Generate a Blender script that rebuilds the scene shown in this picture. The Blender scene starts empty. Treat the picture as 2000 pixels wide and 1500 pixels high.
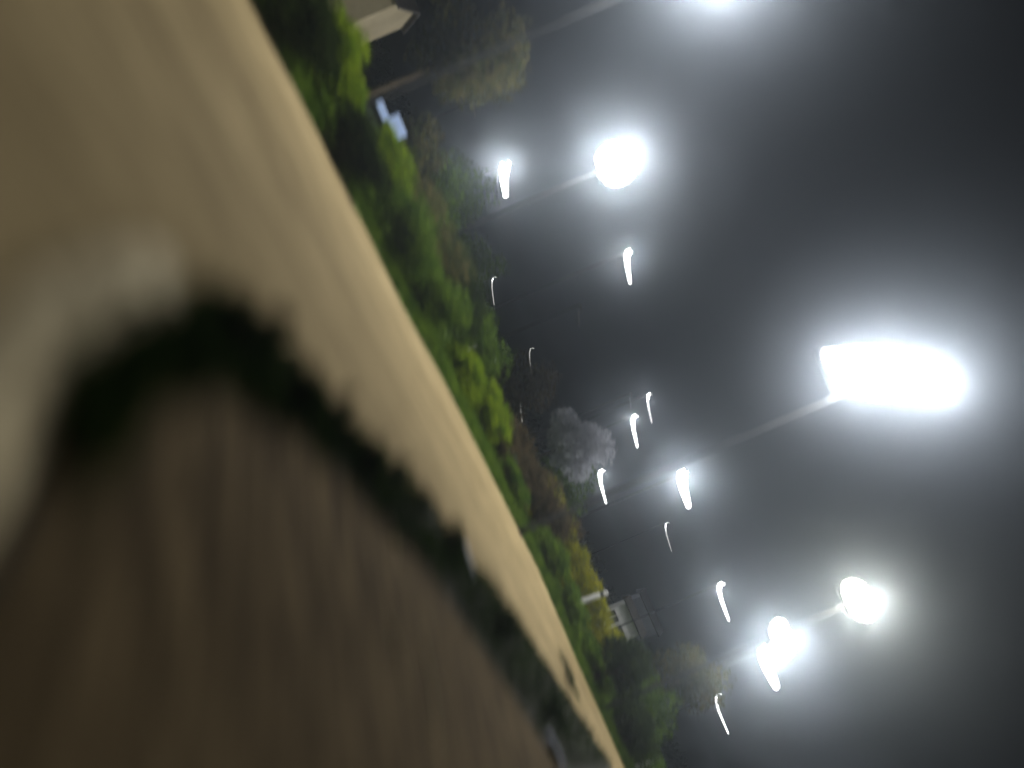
import bpy, bmesh, math, random
import numpy as np
from mathutils import Vector, Matrix

random.seed(7)
rng = np.random.default_rng(7)
SC = bpy.context.scene
COL = SC.collection
PI = math.pi

# ---------------------------------------------------------------- the camera's frame (survey of the photograph)
F = 1500.0                     # focal length in photograph pixels (2000 wide)
EYE = 1.6
UX, UY = 0.9206, 0.3905        # where the world's up points in the tilted photograph


def ru(x, y):
    px, py = x - 1000.0, y - 750.0
    return UY * px + UX * py, UX * px - UY * py


def at(x, y, Y):
    """photograph point at a chosen distance -> world position"""
    R, U = ru(x, y)
    return Vector((R / F * Y, Y, EYE + U / F * Y))


def gp(x, y):
    """photograph point on the ground -> world x, y"""
    R, U = ru(x, y)
    Y = EYE * F / -U
    return (R / F * Y, Y)


# ---------------------------------------------------------------- helpers
def obj(name, bm, mat, parent=None, smooth=False):
    me = bpy.data.meshes.new(name)
    bmesh.ops.recalc_face_normals(bm, faces=bm.faces[:])
    bm.to_mesh(me)
    bm.free()
    if smooth:
        for p in me.polygons:
            p.use_smooth = True
    me.materials.append(mat)
    o = bpy.data.objects.new(name, me)
    COL.objects.link(o)
    if parent:
        o.parent = parent
    return o


def tag(o, label, cat, group=None, kind=None):
    if kind:
        o['kind'] = kind
    if label:
        o['label'] = label
    if cat:
        o['category'] = cat
    if group:
        o['group'] = group
    return o


def thing(name, label, cat, loc=(0, 0, 0), rz=0.0, group=None):
    o = bpy.data.objects.new(name, None)
    COL.objects.link(o)
    o.location = loc
    o.rotation_euler = (0, 0, rz)
    o.empty_display_size = 0.3
    return tag(o, label, cat, group)


def add_box(bm, c, s, rot=None, bevel=0.0):
    r = bmesh.ops.create_cube(bm, size=1.0)
    vs = r['verts']
    M = Matrix.Translation(c) @ (rot.to_4x4() if rot else Matrix.Identity(4)) @ Matrix.Diagonal((s[0], s[1], s[2], 1))
    bmesh.ops.transform(bm, matrix=M, verts=vs)
    if bevel:
        es = list({e for v in vs for e in v.link_edges})
        bmesh.ops.bevel(bm, geom=es, offset=bevel, segments=2, affect='EDGES', profile=0.5)


def add_tube(bm, pts, radii, n=10):
    """tapered tube along a polyline"""
    pts = [Vector(p) for p in pts]
    rings = []
    for i, p in enumerate(pts):
        a = pts[max(i - 1, 0)]
        b = pts[min(i + 1, len(pts) - 1)]
        d = (b - a).normalized()
        ref = Vector((0, 0, 1)) if abs(d.z) < 0.9 else Vector((1, 0, 0))
        u = d.cross(ref).normalized()
        v = d.cross(u).normalized()
        rings.append([bm.verts.new(p + (u * math.cos(t) + v * math.sin(t)) * radii[i])
                      for t in [2 * PI * k / n for k in range(n)]])
    for a, b in zip(rings, rings[1:]):
        for k in range(n):
            bm.faces.new((a[k], a[(k + 1) % n], b[(k + 1) % n], b[k]))
    bm.faces.new(rings[0])
    bm.faces.new(rings[-1][::-1])


# ---------------------------------------------------------------- materials
def new_mat(name):
    m = bpy.data.materials.new(name)
    m.use_nodes = True
    nt = m.node_tree
    return m, nt, nt.nodes['Principled BSDF']


def ramp_mat(name, stops, scale=4.0, detail=8.0, rough=0.9, bump=0.3, bump_scale=40.0, distort=0.0, scale2=None, spec=0.2):
    m, nt, b = new_mat(name)
    tc = nt.nodes.new('ShaderNodeTexCoord')
    n1 = nt.nodes.new('ShaderNodeTexNoise')
    n1.inputs['Scale'].default_value = scale
    n1.inputs['Detail'].default_value = detail
    n1.inputs['Roughness'].default_value = 0.65
    n1.inputs['Distortion'].default_value = distort
    nt.links.new(tc.outputs['Object'], n1.inputs['Vector'])
    src = n1.outputs['Fac']
    if scale2:
        n2 = nt.nodes.new('ShaderNodeTexNoise')
        n2.inputs['Scale'].default_value = scale2
        n2.inputs['Detail'].default_value = 5
        nt.links.new(tc.outputs['Object'], n2.inputs['Vector'])
        mx = nt.nodes.new('ShaderNodeMath')
        mx.operation = 'ADD'
        nt.links.new(src, mx.inputs[0])
        nt.links.new(n2.outputs['Fac'], mx.inputs[1])
        hv = nt.nodes.new('ShaderNodeMath')
        hv.operation = 'MULTIPLY'
        hv.inputs[1].default_value = 0.5
        nt.links.new(mx.outputs[0], hv.inputs[0])
        src = hv.outputs[0]
    cr = nt.nodes.new('ShaderNodeValToRGB')
    els = cr.color_ramp.elements
    while len(els) < len(stops):
        els.new(0.5)
    for e, (p, c) in zip(els, stops):
        e.position = p
        e.color = (*c, 1)
    nt.links.new(src, cr.inputs['Fac'])
    nt.links.new(cr.outputs['Color'], b.inputs['Base Color'])
    b.inputs['Roughness'].default_value = rough
    b.inputs['Specular IOR Level'].default_value = spec
    if bump:
        nb = nt.nodes.new('ShaderNodeTexNoise')
        nb.inputs['Scale'].default_value = bump_scale
        nb.inputs['Detail'].default_value = 6
        nt.links.new(tc.outputs['Object'], nb.inputs['Vector'])
        bp = nt.nodes.new('ShaderNodeBump')
        bp.inputs['Strength'].default_value = bump
        bp.inputs['Distance'].default_value = 0.03
        nt.links.new(nb.outputs['Fac'], bp.inputs['Height'])
        nt.links.new(bp.outputs['Normal'], b.inputs['Normal'])
    return m


def leaf_mat(name, dark, light, trans=0.45):
    """matte leaf that lets lamp light through; colour varies from clump to clump"""
    m = bpy.data.materials.new(name)
    m.use_nodes = True
    nt = m.node_tree
    nt.nodes.clear()
    out = nt.nodes.new('ShaderNodeOutputMaterial')
    tc = nt.nodes.new('ShaderNodeTexCoord')
    n1 = nt.nodes.new('ShaderNodeTexNoise')
    n1.inputs['Scale'].default_value = 2.2
    n1.inputs['Detail'].default_value = 5
    nt.links.new(tc.outputs['Object'], n1.inputs['Vector'])
    cr = nt.nodes.new('ShaderNodeValToRGB')
    cr.color_ramp.elements[0].position = 0.36
    cr.color_ramp.elements[0].color = (*dark, 1)
    cr.color_ramp.elements[1].position = 0.64
    cr.color_ramp.elements[1].color = (*light, 1)
    nt.links.new(n1.outputs['Fac'], cr.inputs['Fac'])
    d = nt.nodes.new('ShaderNodeBsdfDiffuse')
    t = nt.nodes.new('ShaderNodeBsdfTranslucent')
    mx = nt.nodes.new('ShaderNodeMixShader')
    mx.inputs['Fac'].default_value = trans
    nt.links.new(cr.outputs['Color'], d.inputs['Color'])
    nt.links.new(cr.outputs['Color'], t.inputs['Color'])
    nt.links.new(d.outputs[0], mx.inputs[1])
    nt.links.new(t.outputs[0], mx.inputs[2])
    nt.links.new(mx.outputs[0], out.inputs['Surface'])
    return m


def lamp_mat(name, col, strength):
    m, nt, b = new_mat(name)
    b.inputs['Base Color'].default_value = (0.8, 0.8, 0.8, 1)
    b.inputs['Emission Color'].default_value = (*col, 1)
    b.inputs['Emission Strength'].default_value = strength
    m.cycles.emission_sampling = 'NONE'
    return m


M = {}
M['sand'] = ramp_mat('sandy_path', [(0.34, (0.106, 0.078, 0.036)), (0.50, (0.190, 0.144, 0.070)), (0.66, (0.285, 0.221, 0.112))], 0.55, 9, 0.95, 0.35, 30, 0.4, scale2=7.0, spec=0.03)
M['road'] = ramp_mat('worn_road', [(0.38, (0.022, 0.0145, 0.006)), (0.50, (0.054, 0.038, 0.017)), (0.62, (0.112, 0.081, 0.040))], 5.5, 10, 0.9, 0.6, 60, 0.3, scale2=9.0, spec=0.02)


def rake(m, d, k):
    """draw the texture out along the direction the ground was raked in"""
    nt = m.node_tree
    tc = next(n for n in nt.nodes if n.type == 'TEX_COORD')
    cb = nt.nodes.new('ShaderNodeCombineXYZ')
    for i, v in enumerate(((d[0] * k, d[1] * k, 0), (-d[1], d[0], 0))):
        dt = nt.nodes.new('ShaderNodeVectorMath')
        dt.operation = 'DOT_PRODUCT'
        dt.inputs[1].default_value = v
        nt.links.new(tc.outputs['Object'], dt.inputs[0])
        nt.links.new(dt.outputs['Value'], cb.inputs[i])
    for n in nt.nodes:
        if n.type == 'TEX_NOISE':
            nt.links.new(cb.outputs[0], n.inputs['Vector'])


rake(M['road'], (0.62, -0.78), 0.16)
rake(M['sand'], (0.82, 0.57), 0.14)
M['soil'] = ramp_mat('dark_soil', [(0.3, (0.009, 0.009, 0.005)), (0.7, (0.024, 0.020, 0.011))], 5, 8, 1.0, 0.8, 25)
M['field'] = ramp_mat('grass_ground', [(0.3, (0.016, 0.030, 0.010)), (0.52, (0.035, 0.060, 0.016)), (0.75, (0.060, 0.055, 0.025))], 0.35, 10, 1.0, 0.8, 12, scale2=3.0)
M['verge'] = ramp_mat('green_verge', [(0.32, (0.022, 0.036, 0.008)), (0.52, (0.055, 0.095, 0.012)), (0.72, (0.100, 0.135, 0.018))], 0.8, 10, 1.0, 0.8, 20, scale2=6.0)
M['kerb'] = ramp_mat('pale_concrete', [(0.36, (0.20, 0.16, 0.08)), (0.52, (0.34, 0.28, 0.155)), (0.66, (0.47, 0.395, 0.235))], 4, 9, 0.9, 0.4, 50)
M['metal'] = ramp_mat('galvanised_pole', [(0.3, (0.010, 0.010, 0.010)), (0.7, (0.020, 0.020, 0.018))], 6, 6, 0.8, 0.05, 60, spec=0.1)
M['head'] = ramp_mat('lamp_housing', [(0.3, (0.14, 0.14, 0.15)), (0.7, (0.22, 0.22, 0.23))], 8, 4, 0.5, 0.0, spec=0.4)
M['white'] = ramp_mat('white_paint', [(0.3, (0.62, 0.60, 0.58)), (0.7, (0.80, 0.78, 0.76))], 4, 8, 0.6, 0.1, 40)
M['bluewhite'] = ramp_mat('pale_blue_panel', [(0.3, (0.36, 0.46, 0.72)), (0.7, (0.50, 0.60, 0.85))], 3, 6, 0.5, 0.05, 40)
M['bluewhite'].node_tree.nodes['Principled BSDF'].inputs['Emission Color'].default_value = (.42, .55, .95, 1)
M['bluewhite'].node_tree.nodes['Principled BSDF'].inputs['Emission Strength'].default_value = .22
M['wall'] = ramp_mat('pale_render', [(0.3, (0.50, 0.41, 0.25)), (0.7, (0.64, 0.54, 0.35))], 1.2, 9, 0.9, 0.2, 30)
M['greywall'] = ramp_mat('grey_render', [(0.3, (0.26, 0.27, 0.31)), (0.7, (0.36, 0.37, 0.42))], 1.2, 9, 0.9, 0.2, 30)
M['roof'] = ramp_mat('dark_roof', [(0.3, (0.05, 0.045, 0.04)), (0.7, (0.10, 0.085, 0.075))], 4, 8, 0.8, 0.3, 30)
M['door'] = ramp_mat('dark_door', [(0.3, (0.05, 0.05, 0.055)), (0.7, (0.08, 0.08, 0.085))], 4, 8, 0.6, 0.1, 30)
M['bark'] = ramp_mat('bark', [(0.3, (0.035, 0.026, 0.018)), (0.7, (0.10, 0.075, 0.05))], 8, 8, 1.0, 0.8, 25)
M['straw'] = ramp_mat('dry_straw', [(0.3, (0.30, 0.24, 0.12)), (0.7, (0.45, 0.38, 0.22))], 8, 4, 0.9, 0.0)
M['lf_green'] = leaf_mat('leaf_green', (0.030, 0.062, 0.007), (0.095, 0.150, 0.015))
M['lf_lime'] = leaf_mat('leaf_lime', (0.060, 0.110, 0.006), (0.160, 0.215, 0.010))
M['lf_dark'] = leaf_mat('leaf_dark', (0.008, 0.015, 0.004), (0.028, 0.042, 0.010), 0.25)
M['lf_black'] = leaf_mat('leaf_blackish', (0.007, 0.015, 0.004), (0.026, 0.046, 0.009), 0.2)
M['lf_yellow'] = leaf_mat('leaf_yellow', (0.17, 0.19, 0.006), (0.38, 0.35, 0.010))
M['lf_olive'] = leaf_mat('leaf_olive', (0.034, 0.046, 0.012), (0.095, 0.078, 0.026))
M['lf_brown'] = leaf_mat('leaf_brown', (0.035, 0.028, 0.014), (0.095, 0.070, 0.036), 0.3)
M['lf_pale'] = leaf_mat('blossom_pale', (0.36, 0.36, 0.40), (0.54, 0.54, 0.58), 0.5)
M['lamp'] = lamp_mat('lamp_white', (1.0, 0.99, 0.97), 5.0)
M['lamp_y'] = lamp_mat('lamp_warm', (1.0, 0.99, 0.88), 5.0)
M['lamp_dim'] = lamp_mat('lamp_faint', (1.0, 0.97, 0.90), 0.7)


# ---------------------------------------------------------------- foliage
def blades(name, pts, h, w, mat, parent=None, lean=0.35):
    """tufts of grass: one tapering two-segment blade per point"""
    n = len(pts)
    a = rng.uniform(0, 2 * PI, n)
    hh = h * rng.uniform(0.55, 1.25, n)
    ww = w * rng.uniform(0.6, 1.3, n)
    ln = rng.normal(0, lean, n) * hh
    ux, uy = np.cos(a), np.sin(a)
    V = np.zeros((n, 5, 3))
    V[:, 0] = np.c_[pts[:, 0] - ux * ww, pts[:, 1] - uy * ww, pts[:, 2]]
    V[:, 1] = np.c_[pts[:, 0] + ux * ww, pts[:, 1] + uy * ww, pts[:, 2]]
    mx, my = pts[:, 0] - uy * ln * .35, pts[:, 1] + ux * ln * .35
    V[:, 2] = np.c_[mx + ux * ww * .8, my + uy * ww * .8, pts[:, 2] + hh * .6]
    V[:, 3] = np.c_[mx - ux * ww * .8, my - uy * ww * .8, pts[:, 2] + hh * .6]
    V[:, 4] = np.c_[pts[:, 0] - uy * ln, pts[:, 1] + ux * ln, pts[:, 2] + hh]
    me = bpy.data.meshes.new(name)
    base = np.arange(n)[:, None] * 5
    quads = (base + np.array([0, 1, 2, 3])).tolist()
    tris = (base + np.array([3, 2, 4])).tolist()
    me.from_pydata(V.reshape(-1, 3).tolist(), [], quads + tris)
    me.materials.append(mat)
    o = bpy.data.objects.new(name, me)
    COL.objects.link(o)
    if parent:
        o.parent = parent
    return o


def leaf_cloud(name, blobs, n, size, mat, parent):
    """leaf-sized faces spread through a set of lumps (centre, radii)"""
    vol = np.array([b[1][0] * b[1][1] * b[1][2] for b in blobs]) ** 0.75
    cnt = np.maximum(1, (n * vol / vol.sum()).astype(int))
    P = []
    for (c, r), k in zip(blobs, cnt):
        d = rng.normal(size=(k, 3))
        d /= np.linalg.norm(d, axis=1)[:, None]
        rad = rng.uniform(0.15, 1.0, k) ** 0.55 * (1.0 + np.abs(rng.normal(0, 0.16, k)))
        P.append(np.array(c) + d * rad[:, None] * np.array(r))
    P = np.concatenate(P)
    P = P[P[:, 2] > 0.03]
    k = len(P)
    u = rng.normal(size=(k, 3))
    u /= np.linalg.norm(u, axis=1)[:, None]
    t = rng.normal(size=(k, 3))
    v = np.cross(u, t)
    v /= np.linalg.norm(v, axis=1)[:, None]
    s = size * rng.uniform(0.6, 1.5, k)[:, None]
    V = np.stack([P - u * s, P + v * s * .5, P + u * s, P - v * s * .5], 1)
    me = bpy.data.meshes.new(name)
    me.from_pydata(V.reshape(-1, 3).tolist(), [], (np.arange(k)[:, None] * 4 + np.arange(4)).tolist())
    me.materials.append(mat)
    o = bpy.data.objects.new(name, me)
    COL.objects.link(o)
    o.parent = parent
    return o


def lumps(c, r, k, spread=0.85, sz=(0.2, 0.5)):
    out = []
    for _ in range(k):
        d = Vector((random.gauss(0, 1), random.gauss(0, 1), random.gauss(0, 1))).normalized() * random.uniform(0.3, 1) * spread
        q = random.uniform(*sz)
        out.append(((c[0] + d.x * r[0], c[1] + d.y * r[1], max(c[2] + d.z * r[2], r[2] * q * 0.6)),
                    (r[0] * q, r[1] * q, r[2] * q)))
    return out


def tree(name, label, cat, base, h, r, rz, mat, n, leaf, trunk_r=0.09, group=None, k=14, lean=0.0):
    """trunk with limbs and an open crown centred at height h"""
    t = thing(name, label, cat, (base[0], base[1], 0), random.uniform(0, 6), group)
    bm = bmesh.new()
    low = max(h - rz * 0.9, 0.25)
    add_tube(bm, [(0, 0, 0), (0.03 + lean * .4, 0.02, low * .5), (lean, 0, low), (lean * 1.2, 0.05, h + rz * .3)],
             [trunk_r * 1.35, trunk_r, trunk_r * .8, trunk_r * .25], 9)
    for i in range(5):
        a = i * 1.3 + random.uniform(0, .6)
        z0 = low + (h - low) * random.uniform(.1, .7)
        add_tube(bm, [(lean, 0, z0), (lean + math.cos(a) * r * .35, math.sin(a) * r * .35, z0 + rz * .25),
                      (lean + math.cos(a) * r * .7, math.sin(a) * r * .7, z0 + rz * .55)],
                 [trunk_r * .45, trunk_r * .3, trunk_r * .1], 6)
    obj('trunk', bm, M['bark'], t, True)
    leaf_cloud('crown', lumps((lean, 0, h), (r, r, rz), k), n, leaf, mat, t)
    return t


def shrub(name, label, cat, base, w, h, mat, n, leaf, group=None, k=10, d=None):
    t = thing(name, label, cat, (base[0], base[1], 0), random.uniform(-.4, .4), group)
    bm = bmesh.new()
    for i in range(5):
        a = i * 1.26
        add_tube(bm, [(0.04 * math.cos(a), 0.04 * math.sin(a), 0), (w * .18 * math.cos(a), w * .18 * math.sin(a), h * .35),
                      (w * .32 * math.cos(a), w * .32 * math.sin(a), h * .75)], [0.025, 0.018, 0.006], 5)
    obj('stem', bm, M['bark'], t)
    leaf_cloud('foliage', lumps((0, 0, h * .52), (w * .5, (d or w) * .5, h * .5), k + 8, 0.85, (.18, .5)), n, leaf, mat, t)
    return t


# ---------------------------------------------------------------- the ground
def sheet(name, pts, z, mat, sub=0):
    bm = bmesh.new()
    bm.faces.new([bm.verts.new((p[0], p[1], z)) for p in pts])
    bmesh.ops.triangulate(bm, faces=bm.faces[:])
    return tag(obj(name, bm, mat), None, None, kind='structure')


sheet('ground', [(-600, -200), (600, -200), (600, 900), (-600, 900)], 0.0, M['field'])

edge_px = [(490, 0), (560, 140), (640, 300), (720, 460), (790, 605), (870, 750), (960, 930), (1050, 1110), (1130, 1300), (1220, 1500)]
EDGE = [gp(*p) for p in edge_px]
d0 = Vector(EDGE[1]) - Vector(EDGE[0])
d1 = Vector(EDGE[-1]) - Vector(EDGE[-3])
EDGE = [tuple(Vector(EDGE[0]) - d0.normalized() * 30)] + EDGE + [tuple(Vector(EDGE[-1]) + d1.normalized() * 40)]


def edge_y(x):
    for (xa, ya), (xb, yb) in zip(EDGE, EDGE[1:]):
        if xa <= x <= xb:
            return ya + (yb - ya) * (x - xa) / (xb - xa)
    return EDGE[-1][1] if x > EDGE[-1][0] else EDGE[0][1]


sheet('path', EDGE + [(60, -12), (-40, -12)], 0.004, M['sand'])
sheet('verge', EDGE[::-1] + [(x, edge_y(x) + 20) for x in (-26, -14, -6, 0, 6, 12, 20, 30, 45)], 0.006, M['verge'])

# dark planted strip between the sandy path and the brown road
up_px = [(150, 745), (240, 655), (330, 610), (380, 575), (470, 585), (520, 660), (610, 735), (660, 830), (760, 905), (850, 1000), (905, 1100), (970, 1160), (1080, 1320), (1190, 1495)]
lo_px = [(0, 1080), (105, 915), (215, 785), (380, 745), (520, 790), (620, 880), (720, 990), (820, 1090), (900, 1210), (990, 1340), (1085, 1495)]
UP = [gp(*p) for p in up_px]
LO = [gp(*p) for p in lo_px]
far = [(UP[-1][0] + 14, UP[-1][1] + 12), (LO[-1][0] + 14, LO[-1][1] + 9)]
kin_px = [(-130, 1180), (0, 1010), (60, 915), (110, 820), (150, 745)]
KIN = [gp(*p) for p in kin_px]
sheet('soil', [gp(-460, 1480)] + KIN[:-1] + UP + far + LO[::-1], 0.012, M['soil'])
sheet('road', [gp(-430, 1580)] + LO + [far[1], (60, 18), (60, -12), (0.15, -12)], 0.008, M['road'])


def kerb():
    cen_px = [(-480, 1300), (-190, 980), (-25, 800), (50, 700), (135, 610), (230, 560), (320, 540), (352, 552)]
    P = [Vector((*gp(*p), 0)) for p in cen_px]
    # finer polyline
    Q = []
    for a, b in zip(P, P[1:]):
        for t in (0, .25, .5, .75):
            Q.append(a.lerp(b, t))
    Q.append(P[-1])
    for _ in range(3):
        Q = [Q[0]] + [(Q[i - 1] + Q[i] * 2 + Q[i + 1]) / 4 for i in range(1, len(Q) - 1)] + [Q[-1]]
    prof = [(-.205, 0), (-.20, .035), (-.17, .052), (0, .058), (.16, .052), (.195, .035), (.20, 0)]
    bm = bmesh.new()
    rings = []
    for i, p in enumerate(Q):
        d = (Q[min(i + 1, len(Q) - 1)] - Q[max(i - 1, 0)]).normalized()
        nrm = Vector((-d.y, d.x, 0))
        k = len(Q) - 1 - i
        s = (0.45, 0.75, 0.92)[k] if k < 3 else 1.0
        rings.append([bm.verts.new(p + nrm * (u * s) + Vector((0, 0, v * (0.85 if k == 0 else 1) + 0.002))) for u, v in prof])
    for a, b in zip(rings, rings[1:]):
        for k in range(len(prof) - 1):
            bm.faces.new((a[k], a[k + 1], b[k + 1], b[k]))
    bm.faces.new(rings[0])
    bm.faces.new(rings[-1])
    o = obj('kerb', bm, M['kerb'], None, True)
    return tag(o, None, None, kind='structure')


kerb()


def strip_points(A, B, n, jit=0.08):
    """random points in the strip between two polylines"""
    def samp(L, t):
        ds = [0]
        for a, b in zip(L, L[1:]):
            ds.append(ds[-1] + math.dist(a, b))
        s = t * ds[-1]
        for i in range(len(L) - 1):
            if s <= ds[i + 1] or i == len(L) - 2:
                f = (s - ds[i]) / (ds[i + 1] - ds[i])
                return (L[i][0] + (L[i + 1][0] - L[i][0]) * f, L[i][1] + (L[i + 1][1] - L[i][1]) * f)
    out = []
    for _ in range(n):
        t = random.random() ** 1.4
        a, b = samp(A, t), samp(B, t)
        f = random.random()
        out.append((a[0] + (b[0] - a[0]) * f + random.gauss(0, jit), a[1] + (b[1] - a[1]) * f + random.gauss(0, jit), 0.01))
    return np.array(out)


tag(blades('grass', strip_points(UP, LO[1:], 9000), 0.15, 0.010, M['lf_black']), 'dark low grass growing along the edge of the brown road', 'grass', kind='stuff')

vx = rng.uniform(-16, 24, 42000)
vo = np.abs(rng.normal(0, 5.0, 42000)) + 0.05
vy = np.array([edge_y(x) for x in vx]) + vo
tag(blades('verge_grass', np.c_[vx, vy, np.full_like(vx, 0.006)], 0.26, 0.018, M['lf_green'], lean=.5), 'bright green grass growing on the verge beyond the sandy path', 'grass', kind='stuff')

# ---------------------------------------------------------------- dark tufts standing in the planted strip
TUFTS = [
    ((430, 640), .34, .30, 'dark leafy tuft beside the round end of the pale kerb'),
    ((560, 775), .36, .34, 'dark leafy tuft breaking the path edge, second tuft from the pale kerb'),
    ((690, 905), .40, .36, 'dark leafy tuft breaking the path edge, third tuft from the pale kerb'),
    ((860, 1060), .50, .42, 'wide dark tuft just before the pale edge stone'),
    ((960, 1230), .55, .42, 'dark tuft just past the pale edge stone along the road'),
    ((1060, 1400), .60, .42, 'farthest dark tuft along the road, beside the edge stone cut off by the frame'),
    ((1106, 1330), 1.25, .22, 'low dark tuft added in place of a shadow across the sandy path near its far end'),  # added leaves standing in for a dark shadow band cast over the path
]
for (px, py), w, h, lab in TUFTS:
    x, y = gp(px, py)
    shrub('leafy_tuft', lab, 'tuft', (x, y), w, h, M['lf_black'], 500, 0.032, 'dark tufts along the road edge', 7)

for k, (px, py, w, h, lab) in enumerate([
    (500, 650, .20, .34, 'narrow upright dark tuft just past the tuft beside the kerb'),
    (625, 800, .18, .36, 'narrow upright dark tuft between the second and third leafy tufts'),
    (655, 850, .16, .26, 'smallest upright dark tuft between the second and third leafy tufts'),
    (745, 925, .22, .36, 'upright dark tuft just past the third leafy tuft'),
    (800, 985, .24, .30, 'dark tuft midway between the third leafy tuft and the pale edge stone')]):
    x, y = gp(px, py)
    shrub('leafy_tuft', lab, 'tuft', (x, y), w, h, M['lf_black'], 260, 0.03, 'dark tufts along the road edge', 5)

# dry stalks lying on the road
for (a, b, lab) in [((752, 1215), (790, 1350), 'short dry straw stalk lying alone on the brown road'),
                    ((822, 1240), (855, 1490), 'longest dry straw stalk lying on the brown road'),
                    ((760, 1020), (772, 1095), 'thin dry straw stalk lying near the dark grassy edge')]:
    pa, pb = Vector((*gp(*a), .018)), Vector((*gp(*b), .018))
    root = pa
    mid = (pa + pb) / 2 + Vector((.03, .02, .012))
    bm = bmesh.new()
    add_tube(bm, [pa - root, mid - root, pb - root], [.008, .007, .003], 6)
    o = obj('straw_stalk', bm, M['straw'])
    o.location = root
    tag(o, lab, 'straw stalk', 'straw stalks on the road')

# ---------------------------------------------------------------- shrubs and trees beyond the path
SHRUBS = [  # x, distance beyond the path edge, width, height, leaves, label
    (-10.6, 1.3, 3.2, 1.55, 'lf_dark', 'dark rounded shrub at the path edge, nearest to the camera'),
    (-8.0, 1.1, 2.8, 1.30, 'lf_dark', 'dark low shrub at the path edge below the big lime green shrub'),
    (-6.0, 1.0, 2.2, 1.10, 'lf_dark', 'dark low shrub at the path edge below the pale blue sign'),
    (-9.8, 3.6, 3.2, 1.75, 'lf_dark', 'taller dark shrub behind the nearest dark shrub'),
    (-8.0, 3.2, 3.0, 1.65, 'lf_lime', 'big lime green shrub behind the nearest dark shrubs'),
    (-6.2, 3.2, 2.8, 1.45, 'lf_lime', 'lime green shrub in front of the pale blue sign'),
    (-4.6, 2.2, 2.8, 1.50, 'lf_green', 'mid green shrub just past the pale blue sign'),
    (-5.0, 5.4, 3.4, 2.10, 'lf_olive', 'tall olive shrub behind the mid green shrub past the sign'),
    (-2.9, 2.4, 2.4, 1.35, 'lf_green', 'green shrub under the round bright flood lamp'),
    (-3.4, 6.5, 3.6, 2.30, 'lf_dark', 'tall dark green shrub behind the green shrub under the round flood lamp'),
    (-1.6, 7.0, 3.2, 2.20, 'lf_green', 'tall green shrub in front of the narrow green tree'),
    (-1.0, 3.0, 2.2, 1.10, 'lf_lime', 'low bright lime shrub on the verge midway along the path'),
    (0.6, 3.4, 2.6, 1.20, 'lf_lime', 'low bright lime shrub below the white cabinet'),
    (2.0, 4.6, 2.8, 1.55, 'lf_brown', 'brownish thin shrub beside the white cabinet'),
    (3.8, 4.8, 3.2, 1.85, 'lf_brown', 'wide brownish shrub below the pale blossoming tree'),
    (5.4, 4.2, 3.0, 1.75, 'lf_brown', 'brownish shrub between the blossoming tree and the hedge'),
    (3.0, 1.9, 2.0, .75, 'lf_green', 'knee high green shrub at the path edge below the brownish shrubs'),
    (6.2, 2.2, 2.6, 0.95, 'lf_green', 'mid green shrub in front of the near end of the yellow green hedge'),
    (8.4, 2.0, 2.6, 0.90, 'lf_green', 'mid green shrub in front of the middle of the yellow green hedge'),
    (10.6, 1.9, 3.0, 0.95, 'lf_green', 'wide green shrub near the far end of the yellow green hedge'),
    (13.2, 1.4, 2.6, 1.45, 'lf_dark', 'blackish shrub where the yellow green hedge ends'),
    (15.2, 3.2, 3.0, 1.40, 'lf_green', 'green shrub between the blackish shrub and the pale posts'),
    (17.0, 2.0, 2.6, 1.15, 'lf_green', 'low green shrub beside the pale posts at the path edge'),
]
for x, off, w, h, m, lab in SHRUBS:
    shrub('shrub', lab, 'shrub', (x, edge_y(x) + off), w, h, M[m], 3600, 0.065, 'shrubs along the verge', 12, d=w * .8)


def hedge():
    a, b = at(1065, 945, 30.0), at(1215, 1270, 37.0)
    a.z = b.z = 0
    L = (b - a).length
    t = thing('hedge', 'long yellow green hedge with its top lit beyond the path', 'hedge', (a.x, a.y, 0), math.atan2(b.y - a.y, b.x - a.x))
    bl = []
    for i in range(34):
        s = (i + .5) / 34
        bl.append(((s * L, random.gauss(0, .12), .62 + random.uniform(-.05, .05)), (.42, .45, .58)))
        bl.append(((s * L + random.uniform(-.2, .2), random.gauss(0, .12), 1.24 + .12 * math.sin(i * 1.1) + random.uniform(-.06, .1)), (.42, .42, .42)))
    leaf_cloud('foliage', bl, 16000, 0.065, M['lf_yellow'], t)
    bm = bmesh.new()
    for i in range(12):
        x = (i + .5) / 12 * L
        add_tube(bm, [(x, 0, 0), (x + .05, .03, .6), (x - .04, 0, 1.1)], [.035, .025, .01], 5)
    obj('stem', bm, M['bark'], t)['kind'] = 'stuff'


hedge()


def ptree(px, py, Y, rpx, mat, n, leaf, label, name='broadleaf_tree', squash=1.0, tr=.09, k=14):
    p = at(px, py, Y)
    r = rpx / F * Y
    tree(name, label, 'tree', p, max(p.z, r * squash * .8), r, r * squash, M[mat], n, leaf, tr, 'trees beyond the path', k)


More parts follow.
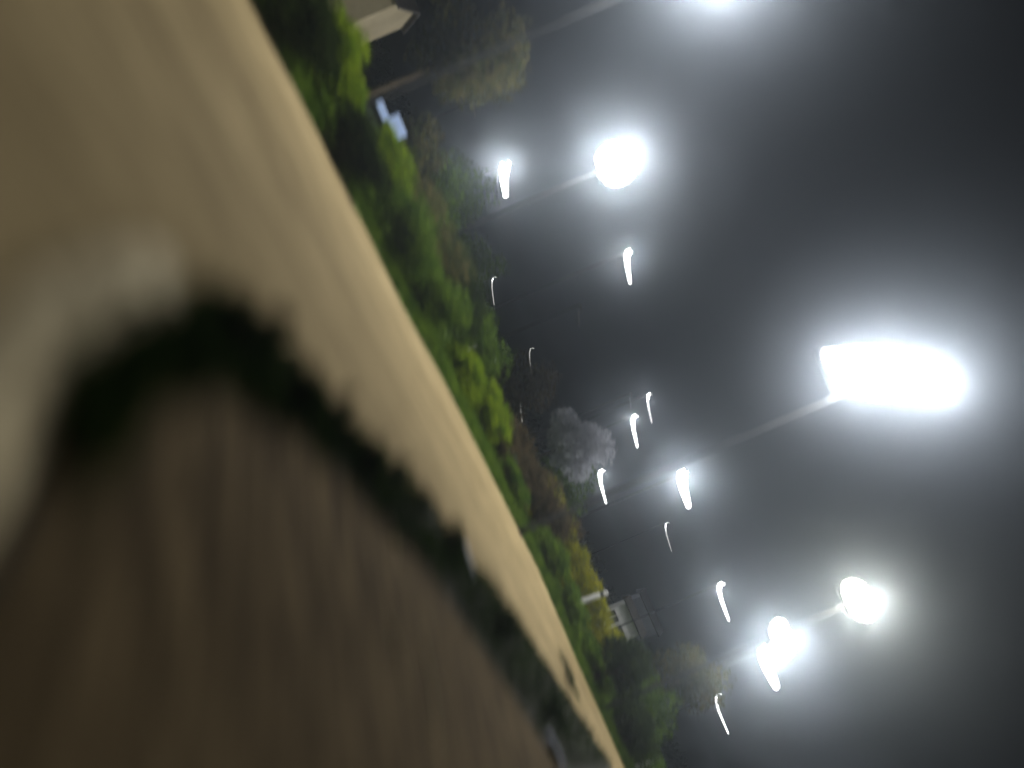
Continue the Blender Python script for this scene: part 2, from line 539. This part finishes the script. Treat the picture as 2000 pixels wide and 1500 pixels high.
ptree(905, 105, 27, 112, 'lf_olive', 6000, .10, 'olive brown tree in front of the pale house', tr=.12, k=18)
ptree(800, 310, 30, 80, 'lf_olive', 4200, .085, 'small olive tree right behind the pale blue sign')
ptree(850, 395, 32, 85, 'lf_green', 4600, .09, 'green tree below the streak lamp with the bright glow', squash=1.2, k=18)
ptree(880, 520, 36, 72, 'lf_green', 3800, .09, 'narrow green tree between the streak lamp and the white cabinet', squash=1.2, k=16)
ptree(985, 780, 38, 78, 'lf_brown', 4200, .09, 'brownish thin tree behind the white cabinet')
ptree(1128, 862, 36, 70, 'lf_pale', 7000, .10, 'round tree full of pale whitish blossom', name='blossom_tree', squash=1.0, k=22, tr=.05)
ptree(1100, 975, 40, 88, 'lf_green', 4600, .10, 'green tree under the pale blossoming tree')
ptree(1335, 1335, 36, 84, 'lf_olive', 4600, .09, 'dull green tree past the pale huts at the far end of the hedge', squash=1.1)
ptree(1230, 1292, 27, 60, 'lf_dark', 4600, .07, 'blackish narrow tree at the end of the hedge', squash=.9, tr=.16)
ptree(1262, 1395, 33, 76, 'lf_green', 3800, .085, 'low green tree above the pale posts')


# distant wood along the horizon
def wood():
    bl = []
    for i in range(240):
        x = -190 + 440 * random.random()
        y = 150 + random.uniform(-10, 14) + 0.12 * abs(x)
        hgt = random.uniform(2.2, 4.2)
        bl.append(((x, y, hgt * .55), (random.uniform(2.5, 5), 3, hgt * .6)))
    e = bpy.data.objects.new('tmp_wood', None)
    o = leaf_cloud('woods', bl, 26000, .5, M['lf_dark'], None)
    bpy.data.objects.remove(e)
    tag(o, 'dark far-off wood along the horizon', 'wood', kind='stuff')


wood()


# ---------------------------------------------------------------- buildings, sign, cabinet, posts
def gabled(name, label, c, w, d, h, rz, wallm, rise=.9, door=True):
    t = thing(name, label, 'building', (c[0], c[1], 0), rz)
    bm = bmesh.new()
    v = [bm.verts.new(p) for p in [(-w / 2, -d / 2, 0), (w / 2, -d / 2, 0), (w / 2, d / 2, 0), (-w / 2, d / 2, 0),
                                   (-w / 2, -d / 2, h), (w / 2, -d / 2, h), (w / 2, d / 2, h), (-w / 2, d / 2, h),
                                   (-w / 2, 0, h + rise), (w / 2, 0, h + rise)]]
    for f in [(0, 1, 5, 4), (2, 3, 7, 6), (1, 2, 6, 9, 5), (3, 0, 4, 8, 7)]:
        bm.faces.new([v[i] for i in f])
    obj('wall', bm, wallm, t)
    bm = bmesh.new()
    ang = math.atan2(rise, d / 2)
    sl = math.hypot(rise, d / 2) + .3
    for s in (-1, 1):
        rot = Matrix.Rotation(-s * ang, 3, 'X')
        n = rot @ Vector((0, 0, 1))
        cc = Vector((0, s * d / 4, h + rise / 2)) + Vector((0, s * math.cos(ang), -math.sin(ang))) * .12 + n * .07
        add_box(bm, cc, (w + .5, sl, .1), rot)
    obj('roof', bm, M['roof'], t)
    if door:
        bm = bmesh.new()
        add_box(bm, (w * .22, -d / 2 - .03, min(2.0, h * .85) / 2), (.9, .06, min(2.0, h * .85)))
        dd = obj('door', bm, M['door'], t)
        bm = bmesh.new()
        add_box(bm, (w * .22 + .33, -d / 2 - .09, 1.0), (.05, .06, .16), None, .01)
        obj('handle', bm, M['metal'], dd)
        for wx in (-w * .28,):
            bm = bmesh.new()
            z0, s = h * .55, .45
            for dx, dz, sx, sz in ((-s, 0, .07, 2 * s + .07), (s, 0, .07, 2 * s + .07), (0, s, 2 * s - .07, .07), (0, -s, 2 * s - .07, .07), (0, 0, .05, 2 * s - .07)):
                add_box(bm, (wx + dx, -d / 2 - .035, z0 + dz), (sx, .07, sz))
            fr = obj('window', bm, M['white'], t)
            bm = bmesh.new()
            add_box(bm, (wx, -d / 2 - .012, z0), (2 * s - .08, .02, 2 * s - .08))
            obj('pane', bm, M['door'], fr)
    return t


p = at(805, -105, 36)
gabled('house', 'pale tan house wall behind the olive brown tree', (p.x - 1.2, p.y + 1.5), 6.0, 5.0, 3.6, .25, M['wall'], door=False)
p = at(1245, 1200, 52)
gabled('hut', 'small whitish hut just above the yellow green hedge', (p.x, p.y), 2.2, 2.2, 2.9, -.2, M['white'], .4, True)
p = at(1305, 1180, 60)
gabled('cabin', 'taller grey blue cabin behind the small whitish hut', (p.x + .3, p.y + 1), 3.0, 3.0, 4.4, -.2, M['greywall'], .5, True)


def sign():
    c = at(764, 236, 23)
    t = thing('sign_board', 'pale blue sign of two offset panels on posts above the lime shrubs', 'sign', (c.x, c.y, 0), -.15)
    for dx, dz, w, h in ((-.42, -.12, .62, .22), (.25, .10, .72, .36)):
        bm = bmesh.new()
        add_box(bm, (dx, 0, c.z + dz), (w, .05, h), None, .012)
        obj('panel', bm, M['bluewhite'], t)
        bm = bmesh.new()
        add_tube(bm, [(dx, .06, 0), (dx, .06, c.z + dz + h * .4)], [.03, .03], 8)
        obj('post', bm, M['metal'], t)


sign()


def cabinet():
    c = at(946, 690, 30)
    t = thing('utility_cabinet', 'white cabinet at the foot of an unlit pole', 'cabinet', (c.x, c.y, 0), .1)
    bm = bmesh.new()
    add_box(bm, (0, 0, .06), (.95, .42, .12))
    obj('plinth', bm, M['kerb'], t)
    bm = bmesh.new()
    add_box(bm, (0, 0, .72), (.9, .36, 1.18), None, .02)
    add_box(bm, (0, 0, 1.345), (.98, .44, .07), None, .015)
    obj('housing', bm, M['white'], t)
    for s in (-1, 1):
        bm = bmesh.new()
        add_box(bm, (s * .215, -.19, .72), (.40, .02, 1.05), None, .006)
        d = obj('door', bm, M['white'], t)
        bm = bmesh.new()
        add_box(bm, (s * .06, -.215, .75), (.03, .03, .14), None, .006)
        obj('handle', bm, M['door'], d)


cabinet()


def post(px, py, Y, h, r, mat, label, lean=0.0, on_ground=False):
    if on_ground:
        x, y = gp(px, py)
    else:
        q = at(px, py, Y)
        x, y = q.x, q.y
    t = thing('marker_post', label, 'post', (x, y, 0), 0, 'posts by the path')
    bm = bmesh.new()
    add_tube(bm, [(0, 0, 0), (lean * .5, 0, h * .5), (lean, 0, h - .03), (lean, 0, h)], [r * 1.05, r, r * .95, r * .6], 12)
    obj('shaft', bm, mat, t, False)
    bm = bmesh.new()
    add_tube(bm, [(lean * .82, 0, h * .82), (lean * .9, 0, h * .9)], [r * 1.06, r * 1.06], 12)
    obj('band', bm, M['door'], t)


def edge_stone(a, b, label):
    pa, pb = Vector((*gp(*a), 0)), Vector((*gp(*b), 0))
    d = pb - pa
    bm = bmesh.new()
    add_box(bm, (0, 0, .06), (d.length, .13, .10), None, .02)
    o = obj('edge_stone', bm, M['greywall'])
    o.location = (pa + pb) / 2 + Vector((0, 0, .012))
    o.rotation_euler = (0, 0, math.atan2(d.y, d.x))
    tag(o, label, 'edge stone', 'edge stones along the dark road edge')


edge_stone((888, 1045), (912, 1125), 'pale edge stone where the dark planted strip meets the sandy path')
edge_stone((1062, 1440), (1088, 1500), 'pale edge stone beside the road, cut off by the frame')
post(1186, 1150, 33, 1.9, .11, M['white'], 'pale leaning post rising behind the yellow green hedge', .15)
post(1236, 1400, 30.5, 1.05, .09, M['white'], 'brightest pale post on the verge at the path edge', .05)
post(1262, 1490, 29.5, 1.0, .08, M['white'], 'pale post near the frame edge past the brightest verge post', .04)
post(1298, 1430, 36, 1.3, .06, M['metal'], 'thin grey post behind the two pale verge posts', .04)
post(820, 440, 33, 1.9, .05, M['metal'], 'thin grey post among the green trees', .05)


# ---------------------------------------------------------------- the lamps
def bulb(parent, loc, power, col, radius=.12):
    l = bpy.data.lights.new('bulb', 'POINT')
    l.energy = power
    l.color = col
    l.shadow_soft_size = radius
    o = bpy.data.objects.new('bulb', l)
    COL.objects.link(o)
    o.parent = parent
    o.location = loc
    return o


WHITE = (0.97, 0.98, 1.0)
WARM = (1.0, 0.98, 0.86)
KPOW = 1.55


def pole_mesh(h, r):
    bm = bmesh.new()
    add_tube(bm, [(0, 0, 0), (0, 0, .5), (0, 0, .55), (0, 0, h * .6), (0, 0, h)], [r * 1.5, r * 1.45, r, r * .85, r * .6], 12)
    add_box(bm, (0, 0, .02), (r * 5, r * 5, .04))
    return bm


def street_lamp(a, b, Y, wid, power, label, mat='lamp', col=WHITE, lit=True):
    """pole whose slim light bar runs from photo point a (at the pole) to b"""
    A, B = at(*a, Y), at(*b, Y)
    t = thing('street_lamp', label, 'street lamp', (A.x, A.y, 0), 0, 'street lamps along the far side')
    h = A.z
    obj('pole', pole_mesh(h, .045), M['metal'], t, True)
    d = B - A
    dn = d.normalized()
    bm = bmesh.new()
    add_tube(bm, [(0, 0, h - .02), (.06, 0, h + .10), (dn.x * .3, 0, h + .12 + dn.z * .3)], [.045, .045, .04], 8)
    obj('arm', bm, M['metal'], t, True)
    w = wid / F * Y
    rot = Matrix(((dn.x, 0, -dn.z), (0, 1, 0), (dn.z, 0, dn.x)))
    L = d.length
    c = Vector((d.x / 2, 0, h + d.z / 2))
    bm = bmesh.new()
    add_box(bm, c + rot @ Vector((.08 * L, w * .55 + .05, 0)), (L * .7, .06, max(w * .5, .07)), rot, .015)
    hd = obj('lamp_head', bm, M['head'], t)
    if lit:
        bm = bmesh.new()
        hook = Vector((-dn.z, 0, dn.x)) * L
        pts = [Vector((0, 0, h)) + d * s + hook * q for s, q in ((.04, .17), (.0, .11), (.02, .04), (.16, -.01), (.4, -.03), (.8, -.01), (.97, 0), (1, .01))]
        add_tube(bm, pts, [w * k for k in (.25, .42, .52, .48, .40, .30, .24, .10)], 12)
        obj('lens', bm, M[mat], hd, True)
        if power:
            bulb(t, Vector((d.x * .1, -w * .5 - .12, h + d.z * .1)), power * KPOW, col, .06)
    return t


def flood_mast(p, Y, rows, power, label, hh, mat='lamp', col=WHITE, n_bulbs=1):
    """tall mast carrying rows of long flood heads; rows = [(x0, x1, z), ...] round the photo point"""
    P = at(*p, Y)
    t = thing('flood_lamp', label, 'flood lamp', (P.x, P.y, 0), 0, 'flood lamps on tall masts')
    obj('mast', pole_mesh(P.z - .1, .06), M['metal'], t, True)
    z0, z1 = min(r[2] for r in rows), max(r[2] for r in rows)
    bm = bmesh.new()
    add_tube(bm, [(0, .18, P.z + z0 - .3), (0, .18, P.z + z1 + .1)], [.05, .05], 8)
    for x0, x1, z in rows:
        add_tube(bm, [(min(x0, 0), .24, P.z + z), (max(x1, 0), .24, P.z + z)], [.035, .035], 8)
    obj('crossbar', bm, M['metal'], t)
    # one smooth-edged bank: outline through the row ends
    R = sorted(rows, key=lambda r: r[2])
    out = [(x1, z) for x0, x1, z in R] + [(x0, z) for x0, x1, z in reversed(R)]
    for _ in range(2):                                   # round the corners
        out = [q for a, b in zip(out, out[1:] + out[:1])
               for q in ((a[0] * .75 + b[0] * .25, a[1] * .75 + b[1] * .25), (a[0] * .25 + b[0] * .75, a[1] * .25 + b[1] * .75))]
    cx0, cz0 = sum(q[0] for q in out) / len(out), sum(q[1] for q in out) / len(out)

    def prism(layers):
        bm = bmesh.new()
        rings = [[bm.verts.new((cx0 + (x - cx0) * k, y, P.z + cz0 + (z - cz0) * k)) for x, z in out] for y, k in layers]
        for a, b in zip(rings, rings[1:]):
            for q in range(len(out)):
                bm.faces.new((a[q], a[(q + 1) % len(out)], b[(q + 1) % len(out)], b[q]))
        bm.faces.new(rings[0])
        bm.faces.new(rings[-1])
        return bm
    f = obj('flood_head', prism([(.17, .8), (.10, .98), (-.02, .99)]), M['head'], t)
    obj('lens', prism([(-.024, .97), (-.06, .955), (-.09, .86)]), M[mat], f, True)
    for i in range(n_bulbs):
        r = rows[int((i + .5) * len(rows) / n_bulbs)]
        bulb(t, ((r[0] + r[1]) / 2, -.4, P.z + r[2]), power / n_bulbs * KPOW, col, .2)
    return t


def oval(w, h, n, slant=0.0):
    out = []
    for i in range(n):
        z = (2 * (i + .5) / n - 1)
        x = w / 2 * math.sqrt(1 - z * z * .92)
        out.append((-x + slant * z, x + slant * z, z * h / 2))
    return out


flood_mast((1380, -78), 20, [(-.7, .5, -.3), (-.5, .7, .3)], 5400, 'flood lamp cut off by the frame edge, its glow spilling into the picture', .6)
flood_mast((1203, 320), 30, oval(1.75, 1.75, 8), 2900, 'round bright flood lamp high between two streak lamps, above the green trees', .215)
flood_mast((1735, 733), 24, [(x0, x1, -1.75 + .29 * q) for q, (x0, x1) in enumerate([(-1.6, -.9), (-1.5, -.35), (-1.42, .1), (-1.32, .45), (-1.22, .62), (-1.1, .74), (-.98, .86), (-.82, .98), (-.6, 1.1), (-.3, 1.22), (.1, 1.34), (.55, 1.46), (1.0, 1.56)])], 5200,
           'biggest and brightest flood lamp, a slanting bank of heads high on its mast', .29, n_bulbs=3)
flood_mast((1528, 1247), 36, oval(2.0, 1.25, 6, -.1), 1800, 'round bright flood lamp just above a slanting streak lamp near the dark tree', .205)
flood_mast((1677, 1172), 27, oval(1.6, 1.15, 6, .2), 1500, 'yellowish flood lamp standing apart above the other lamps', .19, 'lamp_y', WARM)

street_lamp((985, 322), (988, 386), 52, 22, 1150, 'bright streak lamp beside the round flood lamp, above the green trees')
street_lamp((1224, 492), (1231, 554), 40, 12, 330, 'slim streak lamp between the round flood lamp and the unlit pole')
street_lamp((1264, 770), (1273, 826), 45, 4.5, 50, 'faint slim lamp close above a brighter slim lamp', 'lamp_dim')
street_lamp((1235, 813), (1245, 874), 50, 8, 190, 'slim lamp just below the faint slim lamp, right of the blossom tree')
street_lamp((1170, 920), (1184, 984), 62, 8, 190, 'low slim lamp beside the green tree under the blossom tree')
street_lamp((1330, 926), (1346, 992), 45, 21, 1150, 'wide bright streak lamp with a strong glow under the biggest flood lamp')
street_lamp((1402, 1142), (1424, 1213), 48, 8, 240, 'slim slanting lamp left of the round flood lamp by the dark tree')
street_lamp((1490, 1272), (1518, 1345), 42, 27, 1200, 'thick slanting streak lamp touching the round flood lamp')
street_lamp((1395, 1358), (1423, 1434), 70, 4.5, 70, 'thin slanting lamp below the thick slanting streak lamp', 'lamp')
street_lamp((1298, 1022), (1312, 1078), 75, 2.6, 12, 'hair thin lamp below the wide bright streak lamp', 'lamp_dim')
street_lamp((961, 541), (965, 596), 110, 2.6, 10, 'hair thin lamp low above the trees, farthest left of the unlit pole', 'lamp_dim')
street_lamp((1034, 680), (1039, 735), 110, 2.0, 0, 'barely visible hair thin lamp beyond the white cabinet', 'lamp_dim')
street_lamp((1016, 775), (1020, 825), 60, 2.4, 0, 'lowest faint lamp close over the brownish shrubs', 'lamp_dim')
street_lamp((925, 197), (928, 232), 45, 5, 0, 'unlit lamp pole standing beside the olive brown tree', lit=False)
street_lamp((1130, 596), (1132, 640), 36, 6, 0, 'unlit lamp pole rising from the white cabinet', lit=False)
street_lamp((1230, 768), (1233, 800), 48, 4, 0, 'unlit lamp pole rising behind the pale blossom tree', lit=False)

# ---------------------------------------------------------------- night air
bm = bmesh.new()
add_box(bm, (30, 110, 6.7), (560, 300, 15.4))
hz = obj('haze', bm, bpy.data.materials.new('haze_air'))
hm = hz.data.materials[0]
hm.use_nodes = True
nt = hm.node_tree
nt.nodes.clear()
o_ = nt.nodes.new('ShaderNodeOutputMaterial')
v_ = nt.nodes.new('ShaderNodeVolumePrincipled')
v_.inputs['Color'].default_value = (0.80, 0.90, 1.0, 1)
v_.inputs['Density'].default_value = 0.0024
v_.inputs['Anisotropy'].default_value = 0.935
nt.links.new(v_.outputs[0], o_.inputs['Volume'])
hm.cycles.volume_sampling = 'EQUIANGULAR'
tag(hz, None, None, kind='stuff')

# ---------------------------------------------------------------- night sky
w = bpy.data.worlds.new("World")
SC.world = w
w.use_nodes = True
nt = w.node_tree
bg = nt.nodes['Background']
sk = nt.nodes.new('ShaderNodeTexSky')
sk.sky_type = 'NISHITA'
sk.sun_disc = False
sk.sun_elevation = math.radians(-6)
sk.sun_rotation = math.radians(200)
nt.links.new(sk.outputs['Color'], bg.inputs['Color'])
bg.inputs['Strength'].default_value = 0.02

# ---------------------------------------------------------------- camera
cd = bpy.data.cameras.new('camera')
cam = bpy.data.objects.new('camera', cd)
COL.objects.link(cam)
X, Z = Vector((1, 0, 0)), Vector((0, 0, 1))
cx = (X * UY + Z * UX).normalized()
cy = (Z * UY - X * UX).normalized()
cz = cx.cross(cy)
cam.matrix_world = Matrix(((cx.x, cy.x, cz.x, 0), (cx.y, cy.y, cz.y, 0), (cx.z, cy.z, cz.z, EYE), (0, 0, 0, 1)))
cd.sensor_width = 36
cd.lens = F / 2000 * 36
cd.clip_end = 3000
cd.dof.use_dof = True
cd.dof.focus_distance = 100
cd.dof.aperture_fstop = 0.066
cd.dof.aperture_ratio = 2.8
SC.camera = cam

SC.view_settings.view_transform = 'Standard'
SC.view_settings.look = 'None'
SC.view_settings.exposure = 0.0
SC.view_settings.gamma = 1
cy_ = SC.cycles
cy_.max_bounces = 5
cy_.diffuse_bounces = 2
cy_.glossy_bounces = 1
cy_.transmission_bounces = 3
cy_.transparent_max_bounces = 8
cy_.volume_bounces = 1
cy_.use_denoising = True
cy_.sample_clamp_indirect = 4
